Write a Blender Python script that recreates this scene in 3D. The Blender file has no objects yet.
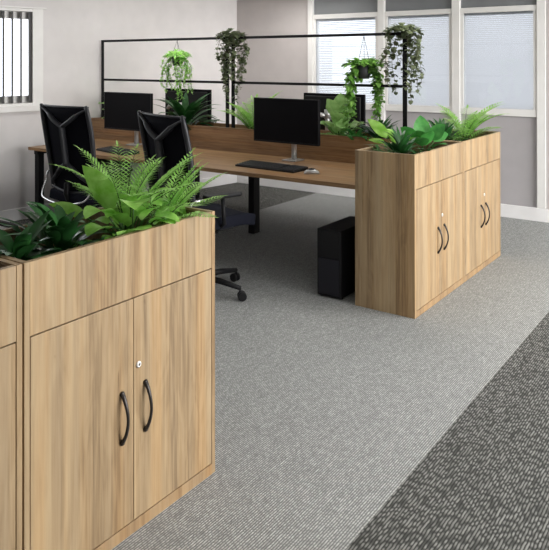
import bpy, math, random
from mathutils import Vector, Matrix
from math import sin, cos, pi, radians as R

scene = bpy.context.scene
C = scene.collection

# ------------------------------------------------------------------ camera
F_PX, PX, PY = 691.32, 273.71, 57.62
YAW, PITCH, ROLL, EYE = 0.6166, 0.0039, -0.0011, 1.5307
cd = bpy.data.cameras.new('camera'); cam = bpy.data.objects.new('camera', cd); C.objects.link(cam)
d0 = Vector((-sin(YAW), cos(YAW), 0)); r0 = Vector((cos(YAW), sin(YAW), 0)); u0 = Vector((0, 0, 1))
dv = d0*cos(PITCH)+u0*sin(PITCH); uv = -d0*sin(PITCH)+u0*cos(PITCH)
rv = r0*cos(ROLL)+uv*sin(ROLL); uv2 = -r0*sin(ROLL)+uv*cos(ROLL)
cam.matrix_world = Matrix(((rv.x, uv2.x, -dv.x, 0), (rv.y, uv2.y, -dv.y, 0), (rv.z, uv2.z, -dv.z, EYE), (0, 0, 0, 1)))
cd.sensor_fit = 'HORIZONTAL'; cd.sensor_width = 36; cd.lens = F_PX/549*36
cd.shift_x = (274.5-PX)/549; cd.shift_y = -(275-PY)/549
cd.clip_start = 0.05
scene.camera = cam

# ------------------------------------------------------------------ world, lights, exposure
w = bpy.data.worlds.new('overcast_sky'); scene.world = w; w.use_nodes = True
wn = w.node_tree.nodes; wl = w.node_tree.links
bg = wn['Background']; bg.inputs[0].default_value = (.96, .97, 1, 1); bg.inputs[1].default_value = 2.4

def area(name, loc, rot, sx, sy, power, col):
    l = bpy.data.lights.new(name, 'AREA'); l.shape = 'RECTANGLE'; l.size = sx; l.size_y = sy
    l.energy = power; l.color = col
    o = bpy.data.objects.new(name, l); C.objects.link(o); o.location = loc; o.rotation_euler = rot
    return o
# daylight through the glazed side of the room (right of the camera) and the wall behind the camera
area('daylight_side_window', (2.85, 4.3, 1.45), (0, R(90), 0), 1.5, 3.9, 290, (1, .99, .975))
area('daylight_left_window', (-5.8, 3.0, 1.56), (0, R(-90), R(9)), .85, 1.5, 10, (.93, .97, 1))

vs = scene.view_settings
vs.view_transform = 'Standard'; vs.look = 'None'; vs.gamma = 1; vs.use_curve_mapping = False
vs.exposure = 0.12

# ------------------------------------------------------------------ helpers
class MB:
    def __init__(s): s.v = []; s.f = []; s.sm = []; s.uv = None
    def add(s, vs, fs, smooth=False):
        n = len(s.v); s.v += [tuple(v) for v in vs]
        for f in fs: s.f.append(tuple(i+n for i in f)); s.sm.append(smooth)
    def box(s, x0, x1, y0, y1, z0, z1):
        s.add([(x0,y0,z0),(x1,y0,z0),(x1,y1,z0),(x0,y1,z0),(x0,y0,z1),(x1,y0,z1),(x1,y1,z1),(x0,y1,z1)],
              [(3,2,1,0),(4,5,6,7),(0,1,5,4),(1,2,6,5),(2,3,7,6),(3,0,4,7)])
        return s
    def tube(s, pts, rad, n=8, caps=True, flat=1.0):
        pts = [Vector(p) for p in pts]; rads = rad if isinstance(rad, (list, tuple)) else [rad]*len(pts)
        prev = None; rings = []
        for i, p in enumerate(pts):
            t = (pts[min(i+1, len(pts)-1)]-pts[max(i-1, 0)])
            if t.length < 1e-9: t = Vector((0, 0, 1))
            t.normalize()
            if prev is None:
                a = Vector((0, 0, 1)) if abs(t.z) < .9 else Vector((1, 0, 0))
                nrm = t.cross(a).normalized()
            else:
                nrm = (prev - t*prev.dot(t)).normalized()
            prev = nrm; b = t.cross(nrm)
            rings.append([p+(nrm*cos(2*pi*k/n)+b*sin(2*pi*k/n)*flat)*rads[i] for k in range(n)])
        vs = [v for rg in rings for v in rg]; fs = []
        for i in range(len(pts)-1):
            for k in range(n):
                fs.append((i*n+k, i*n+(k+1) % n, (i+1)*n+(k+1) % n, (i+1)*n+k))
        if caps:
            fs.append(tuple(range(n-1, -1, -1))); fs.append(tuple((len(pts)-1)*n+k for k in range(n)))
        s.add(vs, fs, True); return s
    def lathe(s, prof, c=(0, 0, 0), n=20, axis='Z'):
        vs = []; fs = []
        for (r, h) in prof:
            for k in range(n):
                a = 2*pi*k/n; x, y, z = r*cos(a), r*sin(a), h
                if axis == 'X': x, y, z = h, r*cos(a), r*sin(a)
                if axis == 'Y': x, y, z = r*sin(a), h, r*cos(a)
                vs.append((c[0]+x, c[1]+y, c[2]+z))
        for i in range(len(prof)-1):
            for k in range(n):
                fs.append((i*n+k, i*n+(k+1) % n, (i+1)*n+(k+1) % n, (i+1)*n+k))
        fs.append(tuple(range(n-1, -1, -1))); fs.append(tuple((len(prof)-1)*n+k for k in range(n)))
        s.add(vs, fs, True); return s
    def grid(s, rows, smooth=True):
        m = len(rows[0]); vs = [p for r in rows for p in r]; fs = []
        for i in range(len(rows)-1):
            for k in range(m-1): fs.append((i*m+k, i*m+k+1, (i+1)*m+k+1, (i+1)*m+k))
        s.add(vs, fs, smooth); return s
    def prism(s, poly, z0, z1):
        n = len(poly)
        s.add([(x, y, z0) for x, y in poly]+[(x, y, z1) for x, y in poly],
              [tuple(range(n-1, -1, -1)), tuple(range(n, 2*n))]+[(k, (k+1) % n, n+(k+1) % n, n+k) for k in range(n)])
        return s
    def build(s, name, m, parent=None, bevel=0, seg=2, solid=0, subd=0):
        me = bpy.data.meshes.new(name); me.from_pydata(s.v, [], s.f); me.validate(); me.update()
        for p, q in zip(me.polygons, s.sm): p.use_smooth = q
        me.materials.append(m); o = bpy.data.objects.new(name, me); C.objects.link(o)
        if parent: o.parent = parent
        if subd:
            k = o.modifiers.new('s', 'SUBSURF'); k.levels = subd; k.render_levels = subd
        if solid:
            k = o.modifiers.new('t', 'SOLIDIFY'); k.thickness = solid; k.offset = 0
        if bevel:
            k = o.modifiers.new('b', 'BEVEL'); k.width = bevel; k.segments = seg; k.limit_method = 'ANGLE'; k.angle_limit = R(40)
        return o

def tag(o, label=None, cat=None, group=None, kind=None):
    if label: o['label'] = label
    if cat: o['category'] = cat
    if group: o['group'] = group
    if kind: o['kind'] = kind
    return o
def thing(name, label, cat, loc=(0, 0, 0), rz=0, group=None):
    o = bpy.data.objects.new(name, None); C.objects.link(o); o.location = loc; o.rotation_euler = (0, 0, rz)
    o.empty_display_size = .1
    return tag(o, label, cat, group)
def struct(o): o['kind'] = 'structure'; return o
def dup(root, loc, rz=0, label=None, group=None):
    allo = [o for o in C.objects]
    def rec(o, par):
        c = o.copy(); C.objects.link(c); c.parent = par
        for ch in [x for x in allo if x.parent == o]: rec(ch, c)
        return c
    r = rec(root, None); r.location = loc; r.rotation_euler = (0, 0, rz)
    if label: r['label'] = label
    if group: r['group'] = group
    return r

# ------------------------------------------------------------------ materials
def newmat(name):
    m = bpy.data.materials.new(name); m.use_nodes = True
    return m, m.node_tree.nodes, m.node_tree.links, m.node_tree.nodes['Principled BSDF']
def flat(name, col, rough=.5, metal=0, spec=.5, noise=0):
    m, n, l, b = newmat(name)
    b.inputs['Base Color'].default_value = (*col, 1); b.inputs['Roughness'].default_value = rough
    b.inputs['Metallic'].default_value = metal; b.inputs['Specular IOR Level'].default_value = spec
    tc = n.new('ShaderNodeTexCoord'); nz = n.new('ShaderNodeTexNoise'); nz.inputs['Scale'].default_value = 6
    l.new(tc.outputs['Object'], nz.inputs['Vector'])
    rp = n.new('ShaderNodeValToRGB'); k = 1-max(noise, .03); e = 1+max(noise, .03)
    rp.color_ramp.elements[0].color = (col[0]*k, col[1]*k, col[2]*k, 1); rp.color_ramp.elements[0].position = .3
    rp.color_ramp.elements[1].color = (min(1, col[0]*e), min(1, col[1]*e), min(1, col[2]*e), 1); rp.color_ramp.elements[1].position = .7
    l.new(nz.outputs['Fac'], rp.inputs[0]); l.new(rp.outputs[0], b.inputs['Base Color'])
    return m
def ramp(n, stops):
    rp = n.new('ShaderNodeValToRGB'); cr = rp.color_ramp
    while len(cr.elements) > 1: cr.elements.remove(cr.elements[-1])
    cr.elements[0].position = stops[0][0]; cr.elements[0].color = (*stops[0][1], 1)
    for p, c in stops[1:]:
        e = cr.elements.new(p); e.color = (*c, 1)
    return rp
def wood(name, dark, mid, light, grain='Z', rough=.5):
    """board with long grain running along one object axis, broad staves, a few cracks and figure"""
    m, n, l, b = newmat(name)
    tc = n.new('ShaderNodeTexCoord'); oi = n.new('ShaderNodeObjectInfo')
    off = n.new('ShaderNodeVectorMath'); off.operation = 'SCALE'; off.inputs[0].default_value = (7, 11, 5)
    l.new(oi.outputs['Random'], off.inputs['Scale'])
    ad = n.new('ShaderNodeVectorMath'); l.new(tc.outputs['Object'], ad.inputs[0]); l.new(off.outputs[0], ad.inputs[1])
    def stretch(k, along):
        mp = n.new('ShaderNodeMapping'); s = [k, k, k]; s['XYZ'.index(grain)] = along; mp.inputs['Scale'].default_value = s
        l.new(ad.outputs[0], mp.inputs['Vector']); return mp
    # fine grain
    m1 = stretch(75, 2.4); n1 = n.new('ShaderNodeTexNoise'); n1.inputs['Scale'].default_value = 1; n1.inputs['Detail'].default_value = 5
    n1.inputs['Roughness'].default_value = .6; n1.inputs['Distortion'].default_value = .25; l.new(m1.outputs[0], n1.inputs['Vector'])
    # staves (boards of slightly different tone, with crisp joints)
    m2 = stretch(9, .05); n2 = n.new('ShaderNodeTexNoise'); n2.inputs['Scale'].default_value = 1; n2.inputs['Detail'].default_value = 3; l.new(m2.outputs[0], n2.inputs['Vector'])
    sx = n.new('ShaderNodeSeparateXYZ'); l.new(ad.outputs[0], sx.inputs[0])
    o2 = [k for k in 'XYZ' if k != grain]
    sm = n.new('ShaderNodeMath'); sm.operation = 'ADD'; l.new(sx.outputs[o2[0]], sm.inputs[0]); l.new(sx.outputs[o2[1]], sm.inputs[1])
    sv = n.new('ShaderNodeMath'); sv.operation = 'MULTIPLY_ADD'; sv.inputs[1].default_value = 21
    nb = n.new('ShaderNodeMath'); nb.operation = 'MULTIPLY'; nb.inputs[1].default_value = 2.2; l.new(n2.outputs['Fac'], nb.inputs[0])
    l.new(sm.outputs[0], sv.inputs[0]); l.new(nb.outputs[0], sv.inputs[2])
    flr = n.new('ShaderNodeMath'); flr.operation = 'FLOOR'; l.new(sv.outputs[0], flr.inputs[0])
    wn2 = n.new('ShaderNodeTexWhiteNoise'); wn2.noise_dimensions = '1D'; l.new(flr.outputs[0], wn2.inputs['W'])
    st2 = n.new('ShaderNodeMath'); st2.operation = 'MULTIPLY_ADD'; st2.inputs[1].default_value = .20; st2.inputs[2].default_value = -.10; l.new(wn2.outputs['Value'], st2.inputs[0])
    st3 = n.new('ShaderNodeMath'); st3.operation = 'MULTIPLY_ADD'; st3.inputs[1].default_value = .5; st3.inputs[2].default_value = .25; l.new(n2.outputs['Fac'], st3.inputs[0])
    st4 = n.new('ShaderNodeMath'); st4.operation = 'ADD'; l.new(st2.outputs[0], st4.inputs[0]); l.new(st3.outputs[0], st4.inputs[1])
    # figure: distorted wave
    m3 = stretch(9, 1.5); wv = n.new('ShaderNodeTexNoise'); wv.inputs['Scale'].default_value = 1.3; wv.inputs['Detail'].default_value = 3; wv.inputs['Distortion'].default_value = 1.2; l.new(m3.outputs[0], wv.inputs['Vector'])
    sn = n.new('ShaderNodeMath'); sn.operation = 'MULTIPLY'; sn.inputs[1].default_value = 26; l.new(wv.outputs['Fac'], sn.inputs[0])
    s2 = n.new('ShaderNodeMath'); s2.operation = 'SINE'; l.new(sn.outputs[0], s2.inputs[0])
    a1 = n.new('ShaderNodeMath'); a1.operation = 'MULTIPLY_ADD'; a1.inputs[1].default_value = .85; a1.inputs[2].default_value = -.425+.01; l.new(n1.outputs['Fac'], a1.inputs[0])
    a2 = n.new('ShaderNodeMath'); a2.operation = 'MULTIPLY_ADD'; a2.inputs[1].default_value = 1.0; l.new(st4.outputs[0], a2.inputs[0]); l.new(a1.outputs[0], a2.inputs[2])
    a3 = n.new('ShaderNodeMath'); a3.operation = 'MULTIPLY_ADD'; a3.inputs[1].default_value = .045; l.new(s2.outputs[0], a3.inputs[0]); l.new(a2.outputs[0], a3.inputs[2])
    rp = ramp(n, [(.28, dark), (.5, mid), (.75, light)]); l.new(a3.outputs[0], rp.inputs[0])
    # sparse cracks
    m4 = stretch(38, 7); n4 = n.new('ShaderNodeTexNoise'); n4.inputs['Scale'].default_value = .55; n4.inputs['Detail'].default_value = 2; n4.inputs['Distortion'].default_value = .9; l.new(m4.outputs[0], n4.inputs['Vector'])
    rc = ramp(n, [(.735, (1, 1, 1)), (.78, (.62, .56, .5))]); l.new(n4.outputs['Fac'], rc.inputs[0])
    mx = n.new('ShaderNodeMix'); mx.data_type = 'RGBA'; mx.blend_type = 'MULTIPLY'; mx.inputs['Factor'].default_value = 1
    l.new(rp.outputs[0], mx.inputs['A']); l.new(rc.outputs[0], mx.inputs['B'])
    # greyer and warmer streaks
    m5 = stretch(16, .5); n5 = n.new('ShaderNodeTexNoise'); n5.inputs['Scale'].default_value = 1; n5.inputs['Detail'].default_value = 3; l.new(m5.outputs[0], n5.inputs['Vector'])
    rt = ramp(n, [(.34, (1.06, .98, .88)), (.5, (1, 1, 1)), (.66, (.88, .90, .95))]); l.new(n5.outputs['Fac'], rt.inputs[0])
    m6 = n.new('ShaderNodeMix'); m6.data_type = 'RGBA'; m6.blend_type = 'MULTIPLY'; m6.inputs['Factor'].default_value = 1
    l.new(mx.outputs['Result'], m6.inputs['A']); l.new(rt.outputs[0], m6.inputs['B']); mx = m6
    l.new(mx.outputs['Result'], b.inputs['Base Color']); b.inputs['Roughness'].default_value = rough
    b.inputs['Specular IOR Level'].default_value = .3
    bp = n.new('ShaderNodeBump'); bp.inputs['Strength'].default_value = .08; bp.inputs['Distance'].default_value = .002
    l.new(n1.outputs['Fac'], bp.inputs['Height']); l.new(bp.outputs[0], b.inputs['Normal'])
    return m
def carpet(name, gap, c1, length, row, wob, amp):
    """woven loops: short tapering bright dashes lying along Y, in staggered rows"""
    m, n, l, b = newmat(name)
    def mth(op, a, b2=None, c=None):
        k = n.new('ShaderNodeMath'); k.operation = op
        for i, q in enumerate((a, b2, c)):
            if q is None: continue
            if isinstance(q, (int, float)): k.inputs[i].default_value = q
            else: l.new(q, k.inputs[i])
        return k.outputs[0]
    tc = n.new('ShaderNodeTexCoord'); sp = n.new('ShaderNodeSeparateXYZ'); l.new(tc.outputs['Object'], sp.inputs[0])
    nz = n.new('ShaderNodeTexNoise'); nz.inputs['Scale'].default_value = 26; nz.inputs['Detail'].default_value = 2; l.new(tc.outputs['Object'], nz.inputs['Vector'])
    sn = n.new('ShaderNodeSeparateColor'); l.new(nz.outputs['Color'], sn.inputs[0])
    x = mth('MULTIPLY_ADD', sn.outputs[0], wob, sp.outputs['X']); y = mth('MULTIPLY_ADD', sn.outputs[1], wob*1.2, sp.outputs['Y'])
    xr = mth('DIVIDE', x, row); fr = mth('FRACT', xr); idn = mth('FLOOR', xr)
    ph = mth('FRACT', mth('MULTIPLY', mth('SINE', mth('MULTIPLY', mth('ADD', idn, .5), 12.9898)), 437.585))
    a_ = mth('SINE', mth('MULTIPLY', fr, pi))
    cr_ = n.new('ShaderNodeCombineXYZ'); l.new(mth('MULTIPLY', idn, 3.71), cr_.inputs[0]); l.new(mth('DIVIDE', y, length*2.6), cr_.inputs[1])
    nr = n.new('ShaderNodeTexNoise'); nr.noise_dimensions = '2D'; nr.inputs['Scale'].default_value = 1; nr.inputs['Detail'].default_value = 1; l.new(cr_.outputs[0], nr.inputs['Vector'])
    ph = mth('MULTIPLY_ADD', nr.outputs['Fac'], 3.2, ph)
    yy = mth('MULTIPLY_ADD', ph, 1.0, mth('DIVIDE', y, length))
    bb = mth('SINE', mth('MULTIPLY', yy, 2*pi)); bb = mth('MULTIPLY_ADD', bb, amp, 1.15-amp); bb = mth('MINIMUM', bb, 1.0)
    # each dash has its own brightness
    cb = n.new('ShaderNodeCombineXYZ'); l.new(idn, cb.inputs[0]); l.new(mth('FLOOR', mth('ADD', yy, .25)), cb.inputs[1])
    w2 = n.new('ShaderNodeTexWhiteNoise'); w2.noise_dimensions = '2D'; l.new(cb.outputs[0], w2.inputs['Vector'])
    v = mth('MULTIPLY', mth('MULTIPLY', mth('POWER', a_, 1.3), bb), mth('MULTIPLY_ADD', w2.outputs['Value'], .40, .62))
    mx = n.new('ShaderNodeMix'); mx.data_type = 'RGBA'; l.new(v, mx.inputs['Factor'])
    mx.inputs['A'].default_value = (*gap, 1); mx.inputs['B'].default_value = (*c1, 1)
    l.new(mx.outputs['Result'], b.inputs['Base Color'])
    b.inputs['Roughness'].default_value = .95; b.inputs['Specular IOR Level'].default_value = .08
    bp = n.new('ShaderNodeBump'); bp.inputs['Strength'].default_value = .4; bp.inputs['Distance'].default_value = .003
    l.new(v, bp.inputs['Height']); l.new(bp.outputs[0], b.inputs['Normal'])
    return m
def leafmat(name, dark, light, rough=.42, trans=.25):
    m, n, l, b = newmat(name)
    tc = n.new('ShaderNodeTexCoord'); nz = n.new('ShaderNodeTexNoise'); nz.inputs['Scale'].default_value = 22; nz.inputs['Detail'].default_value = 3
    l.new(tc.outputs['Object'], nz.inputs['Vector'])
    rp = ramp(n, [(.32, dark), (.68, light)]); l.new(nz.outputs['Fac'], rp.inputs[0]); l.new(rp.outputs[0], b.inputs['Base Color'])
    b.inputs['Roughness'].default_value = rough; b.inputs['Specular IOR Level'].default_value = .35
    tr = n.new('ShaderNodeBsdfTranslucent'); l.new(rp.outputs[0], tr.inputs['Color'])
    mx = n.new('ShaderNodeMixShader'); mx.inputs[0].default_value = trans
    l.new(b.outputs[0], mx.inputs[1]); l.new(tr.outputs[0], mx.inputs[2]); l.new(mx.outputs[0], n['Material Output'].inputs[0])
    return m
def glassmat(name):
    m, n, l, b = newmat(name)
    n.remove(b)
    tr = n.new('ShaderNodeBsdfTransparent'); tr.inputs[0].default_value = (.93, .95, .97, 1)
    gl = n.new('ShaderNodeBsdfGlossy'); gl.inputs['Roughness'].default_value = .02
    fr = n.new('ShaderNodeFresnel'); fr.inputs[0].default_value = 1.5
    mx = n.new('ShaderNodeMixShader'); l.new(fr.outputs[0], mx.inputs[0]); l.new(tr.outputs[0], mx.inputs[1]); l.new(gl.outputs[0], mx.inputs[2])
    l.new(mx.outputs[0], n['Material Output'].inputs[0]); return m
def blindmat(name, col, trans):
    m, n, l, b = newmat(name)
    b.inputs['Base Color'].default_value = (*col, 1); b.inputs['Roughness'].default_value = .5
    tr = n.new('ShaderNodeBsdfTranslucent'); tr.inputs[0].default_value = (*col, 1)
    mx = n.new('ShaderNodeMixShader'); mx.inputs[0].default_value = trans
    l.new(b.outputs[0], mx.inputs[1]); l.new(tr.outputs[0], mx.inputs[2]); l.new(mx.outputs[0], n['Material Output'].inputs[0]); return m

M = dict(
    oak=wood('oak_board', (.235, .16, .088), (.365, .258, .145), (.45, .335, .198)),
    oak_edge=wood('oak_edge', (.26, .165, .085), (.34, .225, .12), (.40, .275, .15)),
    walnut=wood('walnut_board', (.18, .10, .05), (.30, .175, .086), (.39, .24, .122), grain='X', rough=.42),
    wall=flat('wall_paint', (.70, .675, .67), .85, noise=.01),
    greywall=flat('grey_wall_paint', (.50, .465, .455), .85, noise=.01),
    greypanel=flat('grey_panel', (.42, .40, .41), .7, noise=.01),
    transom=flat('grey_transom', (.2, .21, .22), .4),
    ceil=flat('ceiling_white', (.82, .82, .82), .9),
    white=flat('white_frame', (.80, .79, .77), .45),
    skirting=flat('white_skirting', (.82, .81, .81), .5),
    light_carpet=carpet('light_grey_carpet', (.13, .134, .13), (.57, .58, .565), .020, .0090, .0022, .28),
    dark_carpet=carpet('dark_grey_carpet', (.028, .029, .027), (.30, .30, .282), .046, .0104, .007, .45),
    black=flat('black_metal', (.008, .008, .009), .55, spec=.2),
    plastic=flat('black_plastic', (.010, .010, .011), .5, spec=.2),
    screen=flat('black_screen', (.006, .0055, .007), .5, spec=.06),
    mesh=flat('black_mesh_fabric', (.006, .006, .010), .9, spec=.1),
    seatf=flat('black_seat_fabric', (.010, .011, .018), .9, spec=.1),
    cframe=flat('charcoal_frame', (.034, .035, .040), .42, spec=.35),
    chrome=flat('chrome', (.6, .6, .6), .25, 1),
    silver=flat('silver_metal', (.45, .445, .44), .35, .6),
    handle=flat('dark_bronze_handle', (.035, .03, .027), .35, .5),
    lock=flat('lock_metal', (.85, .84, .82), .3, .2),
    dark=flat('shadow_gap_board', (.05, .035, .02), .8),
    inner=wood('planter_lining', (.13, .085, .05), (.2, .14, .08), (.26, .18, .11)),
    soil=flat('soil', (.02, .014, .01), .95, noise=.4),
    grey=flat('grey_plastic', (.03, .031, .034), .5, spec=.3),
    greydark=flat('pc_front', (.016, .016, .022), .4, spec=.25),
    glass=glassmat('window_glass'),
    blind=blindmat('blind_slat', (.88, .88, .885), .5),
    vane=flat('vane_edge', (.10, .10, .10), .6),
    pot=flat('charcoal_pot', (.035, .034, .04), .5),
    stem=leafmat('stem_green', (.05, .12, .03), (.10, .2, .05)),
    bark=flat('brown_stem', (.08, .06, .03), .7),
    l_light=leafmat('leaf_light_green', (.24, .55, .07), (.48, .80, .22), .35, .38),
    l_palm=leafmat('leaf_palm_green', (.29, .60, .10), (.56, .86, .30), .45, .42),
    l_dark=leafmat('leaf_dark_green', (.015, .07, .018), (.035, .14, .032), .35, .12),
    l_mid=leafmat('leaf_mid_green', (.04, .2, .04), (.09, .34, .07), .35, .2),
    l_pale=leafmat('leaf_pale_green', (.26, .50, .14), (.46, .68, .28), .45, .35),
    l_ivy=leafmat('leaf_ivy', (.05, .08, .03), (.27, .31, .18), .5, .2),
    l_trail=leafmat('leaf_trailing_green', (.08, .24, .03), (.30, .55, .12), .45, .35),
)

# ------------------------------------------------------------------ structure
CX, WY, H = -5.40, 6.818, 2.285                       # far left corner, window wall, ceiling height
DN = Vector((-.155, -.988, 0)).normalized(); INW = Vector((.988, -.155, 0)).normalized()
S_END = 9.2
def lw(s, off=0, z=0): return Vector((CX, WY, z))+DN*s+INW*off
far = lw(S_END); XR, YB = 2.95, far.y
MB().prism([(far.x, YB), (XR, YB), (XR, WY), (CX, WY)], -.1, -.0005)
fl = MB(); fl.add([(-4.2165, YB, 0), (-1.0713, YB, 0), (-1.0713, WY, 0), (-4.2165, WY, 0)], [(0, 1, 2, 3)])
struct(fl.build('floor', M['light_carpet']))
fl = MB(); fl.add([(-1.0713, YB, 0), (XR, YB, 0), (XR, WY, 0), (-1.0713, WY, 0)], [(0, 1, 2, 3)])
struct(fl.build('floor', M['dark_carpet']))
fl = MB(); fl.add([(far.x-.01, YB, 0), (-4.2165, YB, 0), (-4.2165, WY, 0), (CX-.01, WY, 0)], [(0, 1, 2, 3)])
struct(fl.build('floor', M['dark_carpet']))
ce = MB(); ce.box(far.x-.3, XR+.1, YB-.1, WY+.2, H, H+.08); struct(ce.build('ceiling', M['ceil']))

def lwall_box(m, s0, s1, z0, z1, o0, o1):
    a, b, c, d = lw(s0, o0), lw(s1, o0), lw(s1, o1), lw(s0, o1)
    m.prism([(p.x, p.y) for p in (a, b, c, d)], z0, z1)
# left wall with an opening for the blind window
W0, W1, WZ0, WZ1 = 2.60, 4.55, 1.09, 2.035
m = MB(); lwall_box(m, 0, W0, 0, H, 0, -.14); lwall_box(m, W1, S_END, 0, H, 0, -.14)
lwall_box(m, W0, W1, 0, WZ0, 0, -.14); lwall_box(m, W0, W1, WZ1, H, 0, -.14)
struct(m.build('wall_left', M['wall']))
m = MB(); lwall_box(m, 0.01, S_END, 0, .115, .014, 0.0005); struct(m.build('baseboard_left', M['skirting'], bevel=.003))
# window frame, sill, sash, vertical vanes
wroot = struct(thing('window_1', None, None, (0, 0, 0)))
m = MB()
lwall_box(m, W0, W0+.11, WZ0, WZ1, .006, -.10); lwall_box(m, W1-.11, W1, WZ0, WZ1, .006, -.13)
lwall_box(m, W0+.11, W1-.11, WZ0, WZ0+.03, .006, -.10); lwall_box(m, W0+.11, W1-.11, WZ1-.03, WZ1, .006, -.10)
m.build('window_frame', M['white'], wroot, bevel=.003)
m = MB(); lwall_box(m, W0-.03, W1+.03, 1.04, 1.09, .035, .0005); lwall_box(m, W0-.03, W1+.03, WZ1, WZ1+.015, .025, .0005); m.build('window_sill', M['white'], wroot, bevel=.003)
m = MB(); lwall_box(m, W0+.111, W1-.111, WZ0+.031, WZ0+.10, -.05, -.08); lwall_box(m, W0+.111, W1-.111, WZ1-.10, WZ1-.031, -.05, -.08)
m.build('window_sash', M['white'], wroot)
m = MB(); lwall_box(m, W0+.111, W1-.111, WZ0+.101, WZ1-.101, -.064, -.068); m.build('window_pane', M['glass'], wroot)
m = MB(); s = W0+.13
while s < W1-.12:
    c_ = lw(s, -.018); q_ = Vector((-.83, .56, 0)); e_ = Vector((.56, .83, 0))
    m.prism([((c_+q_*i+e_*j).x, (c_+q_*i+e_*j).y) for i, j in ((-.028, -.009), (.028, -.009), (.028, .009), (-.028, .009))], WZ0+.035, WZ1-.035); s += .087
m.build('vertical_blind', M['vane'], wroot)

# window wall (far wall)
def wbox(x0, x1, z0, z1, y0=WY, y1=WY+.12): return MB().box(x0, x1, y0, y1, z0, z1)
m = MB().box(CX-.2, -4.34, WY, WY+.12, 0, H); struct(m.build('wall_back', M['greywall']))
m = MB().box(-1.68, XR+.1, WY, WY+.12, 0, H); struct(m.build('wall_back', M['greywall']))
m = MB().box(-4.34, -1.68, WY+.03, WY+.10, 0, .985); struct(m.build('wall_back', M['greypanel']))
m = MB().box(-4.34, -1.68, WY+.03, WY+.10, 2.06, H); struct(m.build('wall_back', M['transom']))
m = MB().box(CX+.004, XR-.01, WY-.016, WY-.0005, 0, .125); struct(m.build('baseboard_back', M['skirting'], bevel=.003))
posts = [(-4.34, -4.275), (-3.437, -3.36), (-2.60, -2.515), (-1.762, -1.68)]
for i, (a, b) in enumerate(posts):
    struct(MB().box(a, b, WY-.012, WY+.11, 0.126, H-.0005).build('trim_%d' % (i+1), M['white'], bevel=.004))
for i in range(3):
    a = posts[i][1]; b = posts[i+1][0]
    wr = struct(thing('window_%d' % (i+2), None, None, (0, 0, 0)))
    f = MB(); z0, z1 = .985, 2.059; fw = .035
    f.box(a, b, WY, WY+.10, z0, z0+.07); f.box(a, b, WY, WY+.10, z1-.055, z1)
    f.box(a, a+fw, WY+.004, WY+.09, z0+.07, z1-.055); f.box(b-fw, b, WY+.004, WY+.09, z0+.07, z1-.055)
    f.build('window_frame', M['white'], wr, bevel=.003)
    MB().box(a+fw, b-fw, WY+.018, WY+.022, z0+.07, z1-.055).build('window_pane', M['glass'], wr)
    sl = MB(); z = z0+.08; tilt = R(52 if i else 40)
    while z < z1-.06:
        hy, hz = .012*cos(tilt), .012*sin(tilt)
        sl.add([(a+fw+.003, WY+.05-hy, z-hz), (b-fw-.003, WY+.05-hy, z-hz), (b-fw-.003, WY+.05+hy, z+hz), (a+fw+.003, WY+.05+hy, z+hz)], [(0, 1, 2, 3)])
        z += .0195
    sl.box(a+fw+.002, b-fw-.002, WY+.035, WY+.065, z1-.075, z1-.0555)
    sl.build('venetian_blind', M['blind'], wr, solid=.0008)
# right wall with wide glazing and wall behind the camera (outside the frame)
m = MB(); m.box(XR, XR+.12, YB, WY, 0, .65); m.box(XR, XR+.12, YB, WY, 2.2, H); m.box(XR, XR+.12, YB, 2.2, .65, 2.2)
for y in (2.2, 4.2, WY-.6): m.box(XR, XR+.12, y, y+.25, .65, 2.2)
struct(m.build('wall_right', M['wall']))
m = MB(); m.box(far.x-.1, XR, YB-.12, YB, 0, H)
struct(m.build('wall_front', M['greywall']))
# ceiling light panels added out of view to brighten the room
em, n_, l_, b_ = newmat('added_light_diffuser'); b_.inputs['Emission Color'].default_value = (1, .98, .95, 1); b_.inputs['Emission Strength'].default_value = 9
lamp0 = None; k = 0
for (x, y, wh_) in [(-4.5, 4.7, 'over the left end of the long desk'), (-2.3, 4.7, 'over the right end of the long desk'), (-.1, 4.7, 'over the walkway right of the cupboards'), (-.4, 1.9, 'over the walkway beside the foreground cupboard'), (-4.3, 6.1, 'closest to the far left corner')]:
    t = thing('added_ceiling_light', 'added unseen square white ceiling light panel '+wh_, 'ceiling light', (x, y, H), 0, 'added ceiling light panels')
    MB().box(-.3, .3, -.3, .3, -.012, -.0005).build('diffuser', em, t)
    f = MB()
    for (a, b, c, d) in ((-.32, -.3, -.32, .32), (.3, .32, -.32, .32), (-.3, .3, -.32, -.3), (-.3, .3, .3, .32)): f.box(a, b, c, d, -.018, -.0005)
    f.build('frame', M['white'], t)

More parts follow.
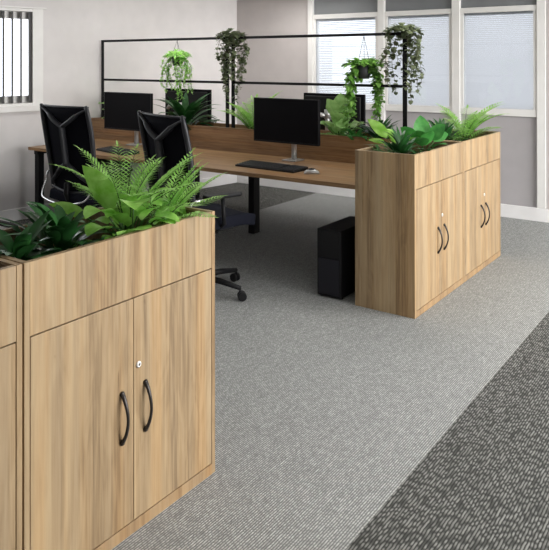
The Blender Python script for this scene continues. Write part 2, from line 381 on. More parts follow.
# ------------------------------------------------------------------ planter cupboards
W, D, HC, TK = .815, .40, .9695, .018
def make_cupboard(label, loc):
    t = thing('planter_cupboard', label, 'cupboard', loc, 0, 'planter topped storage cupboards')
    c = MB()
    c.box(-D, 0, 0, TK, 0, HC); c.box(-D, 0, W-TK, W, 0, HC)
    c.box(-D, -D+TK, TK, W-TK, 0, HC)
    c.box(-D+TK, -.022, TK, W-TK, .60, .618)
    c.box(-D+TK, -.022, TK, W-TK, .740, .757); c.box(-D+TK, -.022, TK, W-TK, .0, .036)
    c.build('carcass', M['oak'], t, bevel=.0012)
    MB().box(-.02, -.0008, TK+.0008, W-TK-.0008, .7615, HC-.001).build('planter_front', M['oak'], t, bevel=.001)
    MB().box(-.02, 0.001, TK+.0005, W-TK-.0005, 0, .0375).build('plinth', M['oak_edge'], t, bevel=.001)
    ln = MB(); a, b, q, e = -D+TK+.001, -.021, TK+.001, W-TK-.001
    ln.box(a, a+.004, q, e, .77, HC-.006); ln.box(b-.004, b, q, e, .77, HC-.006); ln.box(a+.004, b-.004, q, q+.004, .77, HC-.006); ln.box(a+.004, b-.004, e-.004, e, .77, HC-.006)
    ln.box(a, b, q, e, .7575, .77)
    ln.build('planter_lining', M['inner'], t)
    mid = W/2; z0, z1 = .0405, .7575
    for sgn, (y0, y1) in ((-1, (TK+.0025, mid-.0013)), (1, (mid+.0013, W-TK-.0025))):
        d = MB().box(-.0185, -.0005, y0, y1, z0, z1).build('door', M['oak'], t, bevel=.0012)
        yh = mid+sgn*.051
        h = MB(); pts = []; rr = []
        for i in range(15):
            u = i/14; z = .309+(.473-.309)*u
            pts.append((-.001+.030*sin(pi*u)**.8 if 0 < u < 1 else -.001, yh, z)); rr.append(.0085-.003*sin(pi*u))
        h.tube(pts, rr, 10, flat=.75)
        h.lathe([(.009, -.001), (.009, .004), (.006, .008)], (0, yh, .314), 12, 'X'); h.lathe([(.009, -.001), (.009, .004), (.006, .008)], (0, yh, .468), 12, 'X')
        h.build('handle', M['handle'], d)
        if sgn > 0:
            k = MB(); k.lathe([(.0105, -.001), (.0105, .003), (.008, .005), (.003, .005), (.003, .0035)], (0, mid+.02, .538), 18, 'X')
            kk = k.build('lock', M['lock'], d)
            MB().box(.0038, .0062, mid+.019, mid+.021, .534, .542).build('keyhole', M['handle'], d)
    return t
cup = make_cupboard('oak cupboard with planted top in the foreground, full double doors in view', (-1.671, 1.163, 0))
dup(cup, (-1.671, 1.163-W-.006, 0), 0, 'oak cupboard cut off by the left edge of the photo, beside the foreground planter cupboard')
dup(cup, (-1.687, 3.821, 0), 0, 'oak planter cupboard at the end of the desk, beside the black computer tower')
dup(cup, (-1.687, 3.821+W+.003, 0), 0, 'oak planter cupboard nearest the window wall, behind the one at the desk end')
def soil(name, x0, x1, y0, y1, z, label):
    random.seed(int(abs(y0)*100)); nx, ny = 14, 30; rows = []
    for i in range(nx+1):
        rows.append([(x0+(x1-x0)*i/nx, y0+(y1-y0)*j/ny, z+random.uniform(-.008, .008)) for j in range(ny+1)])
    m = MB(); m.grid(rows); n0 = len(m.v)
    m.box(x0, x1, y0, y1, z-.08, z-.009)
    return tag(m.build(name, M['soil']), label, 'soil', kind='stuff')
def trough_soil(y, x, label): soil('potting_soil', x-D+TK+.006, x-.0265, y+TK+.006, y+W-TK-.006, .862, label)
trough_soil(1.163, -1.671, 'dark potting soil in the foreground cupboard planter')
trough_soil(1.163-W-.006, -1.671, 'dark potting soil in the cupboard cut off at the left edge')
trough_soil(3.821, -1.687, 'dark potting soil in the planter cupboard at the desk end')
trough_soil(3.821+W+.003, -1.687, 'dark potting soil in the planter cupboard nearest the window wall')

# ------------------------------------------------------------------ desks
XL, XRD = -5.56, -2.10; YN0, YN1 = 3.91, 4.725; DZ = .7317
def make_desk(name, label, y0, y1, outer):
    t = thing(name, label, 'desk', ((XL+XRD)/2, (y0+y1)/2, 0), 0, 'bench desks')
    hx = (XRD-XL)/2; hy = (y1-y0)/2
    MB().box(-hx, hx, -hy, hy, DZ-.028, DZ).build('desk_top', M['walnut'], t, bevel=.002)
    s = 1 if outer > 0 else -1
    for x in (-hx+(.045 if outer < 0 else .42), hx-.035):
        lg = MB(); lg.box(x-.03, x+.03, s*(hy-.09)-.03, s*(hy-.09)+.03, 0.006, DZ-.029)
        lg.lathe([(.018, 0), (.018, .006)], (x, s*(hy-.09), 0), 12); lg.build('leg', M['black'], t, bevel=.003)
    fr = MB(); fr.box(-hx+.08, hx-.08, s*(hy-.37)-.02, s*(hy-.37)+.02, DZ-.06, DZ-.0285); fr.box(-hx+.08, hx-.08, -s*(hy-.05)-.02, -s*(hy-.05)+.02, DZ-.07, DZ-.0285)
    for x in (-hx+.045, hx-.035): fr.box(x-.025, x+.025, -hy+.05, hy-.05, DZ-.07, DZ-.0285)
    fr.build('frame', M['black'], t)
    return t
make_desk('bench_desk', 'long brown wooden desk with black legs, nearer the camera', YN0, YN1, -1)
make_desk('bench_desk', 'long brown wooden desk behind the planter box, facing the near desk', 5.045, 5.85, 1)
# trough between the two desks
t = thing('desk_planter_box', 'long brown wooden planter box running between the two desks', 'planter', ((XL+XRD)/2, 4.885, 0))
hx = (XRD-XL)/2; hy = .157; ZT = .938
x0p, x1p = -hx-.10, hx
b = MB(); b.box(x0p, x1p, -hy, -hy+.018, DZ-.03, ZT).build('front_panel', M['walnut'], t, bevel=.0015)
b = MB(); b.box(x0p, x1p, hy-.018, hy, DZ-.03, ZT).build('rear_panel', M['walnut'], t, bevel=.0015)
for xe in (x0p, x1p-.018): MB().box(xe, xe+.018, -hy+.0185, hy-.0185, DZ-.03, ZT).build('end_panel', M['walnut'], t, bevel=.0015)
MB().box(x0p+.019, x1p-.019, -hy+.019, hy-.019, DZ-.028, DZ-.01).build('base', M['inner'], t)
for x in (-hx+.05, .13, hx-.03):
    l_g = MB().box(x-.03, x+.03, -.045+.03, .045+.03, 0, DZ-.03); l_g.build('leg', M['black'], t, bevel=.003)
soil('potting_soil', -3.83+x0p+.02, -3.83+x1p-.02, 4.885-hy+.02, 4.885+hy-.02, .85, 'dark potting soil in the long desk planter box')

# screens (open trellis frames) standing in the trough
def trellis(x0, x1, label):
    t = thing('trellis_frame', label, 'trellis', ((x0+x1)/2, 4.88, 0), 0, 'black open trellis frames above the desk planter')
    h = (x1-x0)/2
    for x in (-h+.0175, h-.0175): MB().box(x-.0175, x+.0175, -.006, .006, DZ-.012, 1.745).build('post', M['black'], t, bevel=.002)
    MB().box(-h+.035, h-.035, -.006, .006, 1.722, 1.745).build('rail', M['black'], t)
    MB().box(-h+.035, h-.035, -.006, .006, 1.320, 1.342).build('rail', M['black'], t)
trellis(-5.676, -3.957, 'left black trellis frame with a light green hanging basket')
trellis(-3.925, -2.215, 'right black trellis frame in front of the windows with a dark hanging pot')

# ------------------------------------------------------------------ monitors, keyboards, mouse, computer
def make_monitor(label, loc, rz=0):
    t = thing('monitor', label, 'monitor', loc, rz, 'desk monitors')
    MB().box(-.315, .315, -.02, .006, .147, .498).build('screen', M['screen'], t, bevel=.004)
    MB().box(-.29, .29, .0065, .03, .17, .475).build('rear_cover', M['plastic'], t, bevel=.012, seg=3)
    bz = MB(); z0, z1 = .147, .498
    bz.box(-.315, .315, -.0225, -.0201, z0, z0+.014); bz.box(-.315, .315, -.0225, -.0201, z1-.008, z1); bz.box(-.315, -.307, -.0225, -.0201, z0+.014, z1-.008); bz.box(.307, .315, -.0225, -.0201, z0+.014, z1-.008)
    bz.build('bezel', M['plastic'], t)
    st = MB(); st.lathe([(.022, .012), (.022, .34), (.018, .345)], (.0, .10, 0), 16); st.build('stand_pole', M['silver'], t)
    st = MB(); st.box(-.065, .065, .02, .15, 0, .011); st.build('stand_base', M['silver'], t, bevel=.004)
    ar = MB(); ar.box(-.02, .02, .028, .085, .285, .335); ar.box(-.05, .05, .0305, .042, .26, .36); ar.build('stand_arm', M['silver'], t, bevel=.004)
    return t
def mon_far(label, loc, rz):                      # a monitor on the far desk, seen from behind with its sprung arm
    t = make_monitor(label, loc, rz)
    a = MB(); a.tube([(0, .10, .30), (.10, .17, .33), (.16, .12, .30)], .02, 10); a.lathe([(.03, .28), (.03, .36)], (.0, .10, 0), 16); a.build('extension_arm', M['silver'], t)
    return t
make_monitor('black monitor on the near desk at the right, silver stand and keyboard before it', (-3.065, 4.5, DZ), R(-2))
make_monitor('black monitor at the left end of the near desk', (-4.855, 4.5, DZ), R(0))
mon_far('rear of the far desk monitor behind the dark arching leaves', (-4.94, 5.4, DZ), pi)
mon_far('rear of the far desk monitor below the dark hanging pot', (-3.17, 5.4, DZ), pi)
def make_keyboard(label, loc, rz):
    t = thing('keyboard', label, 'keyboard', loc, rz, 'black desk keyboards')
    b = MB(); b.add([(-.235, -.08, 0), (.235, -.08, 0), (.235, .08, 0), (-.235, .08, 0), (-.235, -.08, .012), (.235, -.08, .012), (.235, .08, .024), (-.235, .08, .024)],
                   [(3, 2, 1, 0), (4, 5, 6, 7), (0, 1, 5, 4), (1, 2, 6, 5), (2, 3, 7, 6), (3, 0, 4, 7)])
    b.build('body', M['plastic'], t, bevel=.003)
    k = MB()
    for r_ in range(6):
        for c_ in range(21):
            if c_ in (15,) : continue
            if r_ == 0 and 4 <= c_ <= 9 and c_ != 4: continue
            x = -.226+c_*.0218; y = -.072+r_*.0245; wx = .019 if not (r_ == 0 and c_ == 4) else .125
            z = .012+.012*(y+.08)/.16
            k.box(x, x+wx, y, y+.020, z, z+.006)
    k.build('keys', M['grey'], t)
    return t
kb = make_keyboard('black keyboard in front of the right monitor, beside the mouse', (-2.985, 4.175, DZ), R(-3)); kb.scale = (1.17, 1.15, 1)
make_keyboard('black keyboard at the left end of the near desk, behind the chairs', (-4.60, 4.13, DZ), R(-12))
t = thing('computer_mouse', 'small silver and black computer mouse beside the right keyboard', 'mouse', (-2.60, 4.13, DZ), R(-55))
def dome(sc, zs, m, name, y0=-1, y1=1, up=0):
    rows = []
    for i in range(9):
        th = pi*i/8; rows.append([(sc[0]*sin(th)*cos(ph), sc[1]*(-cos(th)), max(0, sc[2]*sin(th)*sin(ph))+up) for ph in [pi*j/8 for j in range(9)]])
    mb = MB(); mb.grid(rows); return mb.build(name, m, t, solid=.002)
dome((.032, .056, .036), 0, M['silver'], 'body')
dome((.026, .046, .0385), 0, M['plastic'], 'top_cover', up=.0015)
t = thing('computer_tower', 'black computer tower on the floor under the right end of the desk', 'computer', (-2.285, 4.05, 0))
MB().box(-.088, .088, -.215, .22, .012, .44).build('case', M['plastic'], t, bevel=.004)
MB().box(-.076, .076, -.2215, -.2155, .26, .425).build('drive_bay', M['plastic'], t, bevel=.003)
MB().box(-.076, .076, -.2215, -.2155, .025, .255).build('front_grille', M['greydark'], t, bevel=.003)
for sx in (-.07, .07):
    for sy in (-.18, .18): MB().lathe([(.014, 0), (.014, .0125)], (sx, sy, 0), 10).build('foot', M['plastic'], t)
t = thing('desk_pedestal', 'dark grey drawer pedestal under the left end of the near desk', 'pedestal', (-5.15, 4.36, 0))
MB().box(-.21, .21, -.23, .24, .03, .60).build('body', M['grey'], t, bevel=.003)
for z0, z1 in ((.05, .22), (.225, .395), (.40, .59)): 
    dd = MB().box(-.205, .205, -.248, -.2305, z0, z1).build('drawer', M['grey'], t, bevel=.002)
    MB().box(-.06, .06, -.262, -.2485, z1-.04, z1-.03).build('handle', M['black'], dd)
for sx in (-.18, .18):
    for sy in (-.19, .2): MB().lathe([(.02, 0), (.02, .0295)], (sx, sy, 0), 12).build('caster', M['black'], t)
# low white board with black cap by the left wall
t = thing('low_white_panel', 'low white panel with a black capping, behind the foreground planter', 'panel', (-5.2, 3.40, 0), 0)
MB().box(-.36, .34, -.012, .012, 0, .155).build('board', M['white'], t)
MB().box(-.365, .345, -.02, .02, .1555, .19).build('capping', M['black'], t, bevel=.002)

# ------------------------------------------------------------------ office chairs (facing +Y in their own frame)
def smooth(pts, n=6):
    P = [Vector(p) for p in pts]; out = []
    for i in range(len(P)-1):
        p0, p1, p2, p3 = P[max(i-1, 0)], P[i], P[i+1], P[min(i+2, len(P)-1)]
        for k in range(n):
            u = k/n
            out.append(.5*((2*p1)+(-p0+p2)*u+(2*p0-5*p1+4*p2-p3)*u*u+(-p0+3*p1-3*p2+p3)*u**3))
    out.append(P[-1]); return out
def by(z):                                         # back curve of the backrest: y as a function of height
    u = (z-.56)/.66
    return -.20-.03*u-.07*u*u
def hw(z):
    u = (z-.56)/.66
    return .232+.032*sin(pi*min(1, u*.85))+.014*u
def make_chair(label, loc, rz):
    t = thing('office_chair', label, 'chair', loc, rz, 'black mesh office chairs')
    # backrest mesh
    rows = []
    for i in range(13):
        z = .515+.665*i/12; rows.append([(hw(z)*s_, by(z)-.0+.035*(1-s_*s_)*-1+.02, z) for s_ in [j/6-1 for j in range(13)]])
    MB().grid(rows).build('backrest', M['mesh'], t, solid=.006)
    fr = MB()
    for s_ in (-1, 1):
        fr.tube([(s_*hw(.56+.635*i/14), by(.56+.635*i/14), .56+.635*i/14) for i in range(15)], [.016]*13+[.014, .010], 8, flat=1.3)
    fr.tube([(hw(1.18)*q_, by(1.18)+.02-.035*(1-q_*q_), 1.182) for q_ in [j/6-1 for j in range(13)]], .0085, 8)
    fr.tube(smooth([(-hw(.57), by(.57), .545), (0, by(.57)-.03, .52), (hw(.57), by(.57), .545)]), .013, 8)
    fr.build('back_frame', M['cframe'], t)
    sp = MB()
    def B(z, x=0, o=.045): return (x, by(z)-o, z)
    sp.tube(smooth([B(1.04), B(.9, 0, .05), B(.80, 0, .05), B(.735)]), [.03]*19, 8, flat=.55)
    for s_ in (-1, 1):
        sp.tube(smooth([B(1.03, 0), B(1.075, s_*.09, .04), B(1.125, s_*.165, .02), B(1.165, s_*hw(1.165)*.96, .0)]), [.024]*12+[.017, .016, .015, .014, .013, .012, .012], 8, flat=.6)
        sp.tube(smooth([B(.75, 0), B(.71, s_*.07, .045), B(.655, s_*.14, .03), B(.60, s_*hw(.6)*.97, .0)]), .022, 8, flat=.6)
    sp.build('spine_brace', M['cframe'], t)
    # seat
    st = MB(); rows = []
    for i in range(13):
        v = i/12; y = -.25+.56*v
        hwid = .245*(1-.10*abs(2*v-1)**4)
        rows.append([(hwid*s_, y, .485-.03*max(0, v-.8)*4+.012*(abs(s_)**3)) for s_ in [j/6-1 for j in range(13)]])
    st.grid(rows); st.build('seat', M['seatf'], t, solid=.075, bevel=.012)
    us = MB(); us.box(-.17, .17, -.2, .16, .425, .452); us.box(-.06, .06, -.1, .12, .38, .425); us.tube([(0, -.1, .40), (0, -.22, .42), (0, -.26, .52), (0, -.255, .60)], .022, 8)
    us.build('mechanism', M['plastic'], t, bevel=.004)
    MB().tube(smooth([(-.275, -.12, .665), (-.275, -.22, .66), (-.272, -.25, .58), (-.262, -.28, .51), (-.20, -.315, .475), (0, -.335, .455), (.20, -.315, .475), (.262, -.28, .51), (.272, -.25, .58), (.275, -.22, .66), (.275, -.12, .665)]), .0075, 8).build('arm_bracket', M['chrome'], t)
    for s_ in (-1, 1):
        MB().box(s_*.275-.04, s_*.275+.04, -.13, .13, .666, .694).build('armrest', M['plastic'], t, bevel=.011, seg=3)
        MB().tube([(s_*.275, .0, .667), (s_*.28, .01, .5), (s_*.18, .02, .435)], .014, 8).build('arm_post', M['plastic'], t)
    MB().lathe([(.026, .12), (.026, .26), (.015, .262), (.015, .385)], (0, 0, 0), 14).build('gas_lift', M['plastic'], t)
    bs = MB(); bs.lathe([(.03, .075), (.05, .08), (.05, .12), (.028, .13)], (0, 0, 0), 16)
    cast_a = [R(21+72*k) for k in range(5)]
    for a in cast_a:
        bs.tube([(.03*cos(a), .03*sin(a), .105), (.18*cos(a), .18*sin(a), .10), (.325*cos(a), .325*sin(a), .08)], [.024, .02, .015], 8)
    bs.build('base', M['plastic'], t)
    for k, a in enumerate(cast_a):
        c = MB(); x, y = .325*cos(a), .325*sin(a); q = a+.7+k
        px_, py_ = -sin(q), cos(q); fx_, fy_ = cos(q), sin(q)
        for s_ in (-1, 1):
            cx_, cy_ = x+px_*.015*s_+fx_*.012, y+py_*.015*s_+fy_*.012
            pts = [(cx_-px_*.008, cy_-py_*.008, .029), (cx_-px_*.0079, cy_-py_*.0079, .029), (cx_+px_*.0079, cy_+py_*.0079, .029), (cx_+px_*.008, cy_+py_*.008, .029)]
            c.tube(pts, [.022, .0285, .0285, .022], 16)
        c.tube([(x, y, .03), (x, y, .085)], .007, 8)
        c.tube([(x+fx_*.012-px_*.022, y+fy_*.012-py_*.022, .045), (x+fx_*.012+px_*.022, y+fy_*.012+py_*.022, .045)], .012, 8)
        c.build('caster', M['plastic'], t)
    return t
ch = make_chair('black mesh office chair at the left end of the desk', (-4.33, 3.64, 0), R(0))
dup(ch, (-3.05, 3.44, 0), R(-15), 'black mesh office chair with its seat under the desk, behind the bright green palm')

# ------------------------------------------------------------------ plants
def leaf(mb, p, az, el, L, Wd, bend=-1.2, fold=.25, n=7, a=1.0, roll=0, tip=1.0, ruf=0):
    """a curved, folded blade starting at p; el = start elevation, bend = total change of elevation"""
    p = Vector(p); rows = []; q = p.copy(); e = el
    side0 = Vector((-sin(az), cos(az), 0))
    for i in range(n+1):
        u = i/n
        d = Vector((cos(az)*cos(e), sin(az)*cos(e), sin(e)))
        nr = side0.cross(d)*-1
        side = side0*cos(roll)+nr*sin(roll); up = d.cross(side)
        if up.z < 0 and roll == 0: up = -up
        w_ = Wd*.5*(sin(pi*min(1, u**a*.97+.03)))**tip
        k_ = up*(ruf*w_*sin(u*13))
        rows.append([q+side*w_-up*-w_*fold+k_, q.copy(), q-side*w_+up*w_*fold-k_*.8])
        q = q+d*(L/n); e += bend/n
    mb.grid(rows)
    return q
def curve_pts(p, az, el, L, bend, n=8):
    q = Vector(p); e = el; out = [(q.copy(), az, e)]
    for i in range(n):
        q = q+Vector((cos(az)*cos(e), sin(az)*cos(e), sin(e)))*(L/n); e += bend/n; out.append((q.copy(), az, e))
    return out
TROUGHS = [(-1.671-D+.03, -1.671-.035, 1.163+.032, 1.163+W-.032, HC+.006), (-1.687-D+.03, -1.687-.035, 3.821+.032, 3.821+W-.032, HC+.006),
           (-1.687-D+.03, -1.687-.035, 3.821+W+.035, 3.821+2*W-.03, HC+.006), (-5.60, -2.13, 4.885-.13, 4.885+.13, .945)]
def clamp(mb, loc):
    """leaves that arch past the box edge rest on its rim instead of passing through the boards"""
    for (x0, x1, y0, y1, rim) in TROUGHS:
        if x0-.05 < loc[0] < x1+.05 and y0-.05 < loc[1] < y1+.05:
            for i, v in enumerate(mb.v):
                x, y, z = v[0]+loc[0], v[1]+loc[1], v[2]+loc[2]
                if not (x0 < x < x1 and y0 < y < y1):
                    if z < rim+.002:
                        if z < rim-.05: x = min(max(x, x0), x1); y = min(max(y, y0), y1); mb.v[i] = (x-loc[0], y-loc[1], max(z, loc[2]+.01)-loc[2])
                        else: mb.v[i] = (v[0], v[1], rim+.002-loc[2])
                elif z < loc[2]+.008 and z > loc[2]-5: mb.v[i] = (v[0], v[1], max(v[2], .004))
            return
def broad_plant(name, label, cat, loc, mat, leaves, seed, stalk=.10, group=None):
    """leaves: list of (az_deg, el_deg, stalk_len, L, W, bend)"""
    t = thing(name, label, cat, loc, 0, group); random.seed(seed)
    fb = MB(); sb = MB()
    for lf in leaves:
        az, el, sl, L, Wd, bend = lf[:6]; rl = lf[6] if len(lf) > 6 else 0
        az = R(az); el = R(el)
        cp = curve_pts((random.uniform(-.01, .01), random.uniform(-.01, .01), 0), az, min(R(85), el+.25), sl, -.25, 4)
        sb.tube([c[0] for c in cp], .0028, 5)
        leaf(fb, cp[-1][0], az, el, L, Wd, bend, .22, 14 if mat == M['l_pale'] else 8, .8, R(rl), .8, .16 if mat == M['l_pale'] else 0)
    clamp(fb, loc); clamp(sb, loc)
    fb.build('foliage', mat, t); sb.build('stems', M['stem'], t)
    return t
def palm(name, label, cat, loc, mat, n, L, seed, spread=(35, 85), leaflet=.07, lw_=.009, azr=(0, 360), group=None, count=15, bend=-.9, dens=1.0):
    t = thing(name, label, cat, loc, 0, group); random.seed(seed); fb = MB(); sb = MB()
    for i in range(n):
        az = R(azr[0]+(azr[1]-azr[0])*(i+random.uniform(.1, .9))/n); el = R(random.uniform(*spread)); LL = L*random.uniform(.75, 1.08)
        nn = 16
        cp = curve_pts((0, 0, 0), az, el, LL, bend*random.uniform(.7, 1.2), nn)
        sb.tube([c[0] for c in cp], [.0028-.0018*k/nn for k in range(nn+1)], 5)
        for k in range(count):
            u = .25+.75*k/(count-1); f_ = u*nn; i0 = min(nn-1, int(f_)); pp = cp[i0][0].lerp(cp[i0+1][0], f_-i0); e = cp[i0][2]
            ll = leaflet*(sin(pi*(.18+.78*(u-.25)/.75))**.6)*random.uniform(.9, 1.1)
            d = Vector((cos(az)*cos(e), sin(az)*cos(e), sin(e))); side = Vector((-sin(az), cos(az), 0)); up = side.cross(d)*-1
            up = d.cross(side)
            if up.z < 0: up = -up
            for s_ in (-1, 1):
                dd = (d*.75+side*s_*.85+up*.18).normalized(); a2 = math.atan2(dd.y, dd.x); e2 = math.asin(max(-1, min(1, dd.z)))
                leaf(fb, pp, a2, e2, ll, lw_, -.7, .2, 3, .9)
        leaf(fb, cp[-1][0], az, cp[-1][2], leaflet*.6, lw_, -.3, .2, 3)
    clamp(fb, loc); clamp(sb, loc)
    fb.build('fronds', mat, t); sb.build('stems', M['stem'], t)
    return t
def rosette(n, sl, L, Wd, el=(20, 75), bend=(-1.4, -.6), az=(0, 360), jit=12):
    out = []
    for i in range(n):
        a = az[0]+(az[1]-az[0])*i/n+random.uniform(-jit, jit)
        k = random.random()
        out.append((a, el[0]+(el[1]-el[0])*k, sl*random.uniform(.6, 1.2), L*random.uniform(.75, 1.15), Wd*random.uniform(.8, 1.15), random.uniform(*bend)))
    return out
# foreground trough
ZS = .862
random.seed(3)
broad_plant('leafy_plant', 'dark green leafy plant at the left end of the foreground planter', 'plant', (-1.87, 1.28, ZS), M['l_dark'],
            rosette(34, .07, .14, .045, (10, 75)), 3)
random.seed(14)
broad_plant('leafy_plant', 'dark green plant with long pointed leaves, middle left of the foreground planter', 'plant', (-1.88, 1.45, ZS), M['l_dark'],
            rosette(46, .09, .15, .045, (15, 80))+[(215, 35, .14, .16, .02, -.5), (190, 45, .12, .14, .02, -.6), (200, 25, .16, .12, .018, -.3)], 4)
random.seed(5)
broad_plant('broad_leaf_plant', 'bright green plant with large ribbed upright leaf in the foreground planter', 'plant', (-1.81, 1.68, ZS), M['l_light'],
            [(212, 58, .16, .19, .10, -.15, 72), (218, 28, .20, .14, .06, -.3, 60), (320, 55, .19, .11, .10, -1.9), (275, 48, .17, .12, .10, -1.7), (250, 12, .13, .11, .085, -1.1), (275, 35, .15, .10, .09, -1.5), (300, 28, .12, .10, .09, -1.5),
             (330, 30, .12, .09, .09, -1.5), (20, 40, .14, .12, .09, -1.4), (60, 40, .14, .11, .09, -1.4), (285, 60, .12, .11, .08, -1.5), (10, 60, .15, .10, .09, -1.5),
             (120, 50, .16, .12, .08, -1.2), (345, 5, .09, .09, .08, -.9), (40, 10, .14, .10, .08, -1.1), (50, 60, .18, .10, .08, -1.4), (320, 70, .17, .10, .08, -1.6), (95, 30, .2, .10, .08, -1)]
             +rosette(16, .12, .09, .06, (10, 70), (-1.5, -.8)), 5)
palm('parlour_palm', 'tall bright green feathery palm at the centre of the foreground planter', 'plant', (-1.93, 1.77, ZS), M['l_palm'], 22, .375, 6, (64, 90), .075, .0085, count=19, bend=-.95)
palm('parlour_palm', 'low bright green palm arching over the right end of the foreground planter', 'plant', (-1.86, 1.88, ZS), M['l_palm'], 17, .32, 8, (35, 80), .060, .0085, azr=(-70, 110), count=17, bend=-.7)
# right troughs
random.seed(9)
broad_plant('spiky_plant', 'dark green spiky plant at the near end of the desk end cupboard', 'plant', (-1.885, 4.06, ZS), M['l_dark'], rosette(70, .08, .17, .032, (15, 85), (-1.3, -.5)), 9)
broad_plant('broad_leaf_plant', 'lime green plant with upright oval leaves behind the dark spiky plant', 'plant', (-2.0, 4.27, ZS), M['l_light'],
            [(215, 52, .17, .18, .085, -.3, 60), (235, 35, .14, .14, .07, -.6, 30), (60, 50, .15, .14, .08, -1, 40), (150, 60, .14, .12, .07, -1), (300, 40, .1, .12, .07, -.8), (190, 70, .1, .13, .07, -.8, 60)], 10)
broad_plant('rubber_plant', 'mid green rubber plant with round glossy leaves in the desk end cupboard', 'plant', (-1.88, 4.40, ZS), M['l_mid'],
            [(130, 80, .14, .16, .12, -.2), (30, 60, .14, .14, .10, -.4, 60), (215, 55, .13, .14, .10, -.4, 60), (290, 50, .11, .13, .10, -.7), (320, 65, .1, .14, .10, -.6),
             (350, 35, .12, .12, .09, -.9), (60, 40, .15, .13, .09, -.7, 40), (240, 25, .08, .12, .09, -.6), (330, 20, .07, .12, .09, -.9), (270, 70, .12, .12, .08, -.9)], 11)
random.seed(12)
broad_plant('spiky_plant', 'dark green bushy plant in the cupboard nearest the window wall', 'plant', (-1.92, 4.83, ZS), M['l_dark'], rosette(56, .09, .18, .04, (20, 85), (-1.2, -.4)), 12)
palm('parlour_palm', 'light green feathery palm in the cupboard nearest the window wall', 'plant', (-1.88, 5.17, ZS), M['l_palm'], 22, .42, 13, (35, 85), .10, .016, count=14, bend=-.9)
# long trough
ZB = .85
random.seed(20)
broad_plant('round_leaf_plant', 'pale green round leafy plant rising behind the left monitor', 'plant', (-5.40, 4.90, ZB), M['l_pale'],
            [(a, e, .24, .12, .13, -1.2) for a, e in ((0, 70), (60, 50), (120, 60), (180, 55), (240, 50), (300, 60), (330, 80), (150, 80), (210, 75), (30, 78))]+rosette(10, .18, .12, .10, (20, 60)), 20)
random.seed(21)
broad_plant('strap_leaf_plant', 'dark green plant with long arching leaves between the two desks', 'plant', (-4.50, 4.88, ZB), M['l_dark'],
            rosette(40, .12, .36, .07, (15, 70), (-1.7, -.6)), 21)
palm('small_palm', 'light green fan palm beside the middle trellis posts', 'plant', (-3.69, 4.90, ZB), M['l_palm'], 20, .42, 22, (58, 90), .12, .018, count=12, bend=-.8)
random.seed(23)
broad_plant('ruffled_leaf_plant', 'pale green plant with big ruffled leaves right of the near monitor', 'plant', (-2.79, 4.86, ZB), M['l_pale'],
            [(125, 84, .26, .16, .14, -.1), (205, 72, .24, .15, .12, -.3, 70), (40, 75, .24, .14, .11, -.3, -60)]+rosette(16, .17, .14, .11, (35, 88), (-1.5, -.5))+rosette(8, .08, .12, .09, (20, 60), (-1.2, -.5)), 23)
random.seed(24)
broad_plant('bushy_plant', 'dark green bushy plant under the dark hanging pot', 'plant', (-2.45, 4.88, ZB), M['l_dark'], rosette(70, .08, .20, .036, (5, 80), (-1.3, -.5)), 24)
random.seed(25)
broad_plant('bushy_plant', 'dark green low plant at the foot of the pale ruffled leaves', 'plant', (-2.64, 4.83, ZB), M['l_mid'], rosette(26, .07, .13, .06, (5, 70), (-1.3, -.5)), 25)

def strand(fb, sb, p, length, sway, size, gap, rnd, drop_az):
    """one hanging strand with small leaves"""
    pts = []; q = Vector(p); a = drop_az; out = Vector((cos(a), sin(a), 0))
    n = max(4, int(length/gap)); ph = random.uniform(0, 6)
    for i in range(n+1):
        u = i/n
        pts.append(q+out*(sway*min(1, u*3)*(1-.15*u))+Vector((.010*sin(ph+7*u), .010*cos(ph+5*u), -length*u+.02*sin(pi*min(1, u*4)))))
    sb.tube(pts, .0016, 4)
    for i, pt in enumerate(pts):
        for k in range(2):
            az = random.uniform(0, 2*pi); s_ = size*random.uniform(.7, 1.25)*(1-.25*i/n)
            leaf(fb, pt, az, random.uniform(-.9, .5), s_, s_*rnd, -.6, .2, 4, .75, 0, .7)
def trailing(name, label, loc, mat, strands, crown, size, gap, rnd, seed, pot=None, hang=None):
    t = thing(name, label, 'hanging plant', loc); random.seed(seed); fb = MB(); sb = MB()
    for (x, y, L_, sw, az) in strands: strand(fb, sb, (x, y, 0), L_, sw, size, gap, rnd, R(az))
    cn, cr, chh = crown
    for i in range(cn):
        a = random.uniform(0, 2*pi); r_ = cr*math.sqrt(random.random()); h_ = chh*(1-(r_/cr)**2)*random.uniform(.3, 1)
        leaf(fb, (r_*cos(a), r_*sin(a)*.8, h_), a+random.uniform(-.6, .6), random.uniform(-.2, .9), size*random.uniform(.8, 1.3), size*rnd, -.9, .2, 4, .75, 0, .7)
    fb.build('foliage', mat, t); sb.build('stems', M['stem'] if mat != M['l_ivy'] else M['bark'], t)
    if pot:
        r_, h_, zc = pot
        MB().lathe([(r_*.75, zc-h_), (r_*.9, zc-h_*.5), (r_, zc), (r_*.88, zc), (r_*.85, zc-.02)], (0, 0, 0), 20).build('pot', M['pot'], t)
        c_ = MB()
        for k in range(3):
            a = R(90+120*k+25); c_.tube([(r_*.97*cos(a), r_*.97*sin(a), zc), (0, 0, hang)], .0018, 4)
        c_.tube(smooth([(0, 0, hang-.004), (0, -.0125, hang+.003), (0, -.0145, hang+.016), (0, 0, hang+.0215), (0, .012, hang+.016)]), .002, 4)
        c_.build('hanger', M['black'], t)
    return t
random.seed(31)
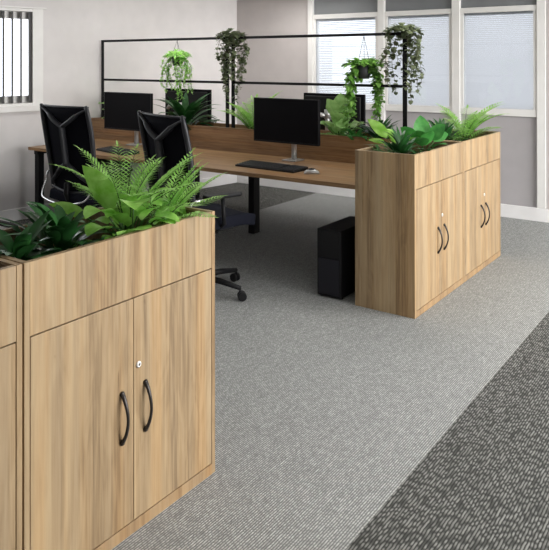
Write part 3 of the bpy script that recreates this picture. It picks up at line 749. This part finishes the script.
st = [(.05*cos(R(a)), .05*sin(R(a)), L_, .06+random.uniform(0, .05), a) for a, L_ in
      [(180, .26), (170, .30), (195, .22), (215, .30), (150, .18), (0, .30), (10, .33), (-12, .26), (-25, .33), (20, .34), (330, .40), (310, .42), (-50, .30), (40, .2), (90, .15), (240, .1), (120, .15), (200, .33)]]
trailing('hanging_plant', 'light green trailing plant hanging from the left trellis frame', (-4.595, 4.88, 1.565), M['l_palm'], st, (300, .13, .07), .034, .010, .62, 31, pot=(.055, .085, .0), hang=.1585)
random.seed(32)
st = [(.05*cos(R(a)), .05*sin(R(a)), L_, .045+random.uniform(0, .05), a) for a, L_ in
      [(200, .40), (215, .36), (190, .33), (180, .26), (225, .42), (235, .30), (20, .40), (35, .42), (5, .36), (50, .33), (10, .28), (0, .2), (350, .15), (170, .2), (205, .46), (30, .44), (90, .1), (140, .12)]]
trailing('hanging_plant', 'green pothos trailing from the charcoal hanging pot at the right windows', (-2.583, 4.88, 1.49), M['l_trail'], st, (130, .14, .055), .056, .021, .8, 32, pot=(.058, .105, .0), hang=.2335)
def post_vine(label, x, seed, strands, dx):
    random.seed(seed); st = []
    for (ox, L_, sw, az) in strands: st.append((ox, random.choice((-.03, .03)), L_, sw, az))
    trailing('post_vine', label, (x, 4.88, 1.745), M['l_ivy'], st, (130, .115, .06), .050, .022, .85, seed)
post_vine('dark ivy trailing down the middle trellis posts', -3.93, 41,
          [(-.08, .40, .04, 180), (-.05, .46, .03, 200), (-.02, .55, .03, 250), (0, .42, .03, 270), (.03, .36, .03, 300), (.06, .48, .04, 340), (.08, .42, .04, 0), (.1, .30, .04, 10), (-.1, .24, .03, 170), (.05, .58, .02, 350), (-.04, .33, .04, 90), (.04, .3, .04, 90), (0, .48, .04, 230), (.02, .38, .05, 290)], 0)
post_vine('dark ivy trailing down the right end trellis post', -2.25, 43,
          [(-.09, .36, .03, 180), (-.07, .46, .02, 200), (-.10, .40, .03, 190), (-.05, .25, .03, 250), (.0, .36, .03, 300), (.04, .42, .03, 330), (.07, .46, .03, 350), (.10, .38, .03, 0), (.09, .30, .03, 10), (.05, .52, .02, 350), (-.03, .22, .04, 90), (.03, .3, .04, 90)], 0)
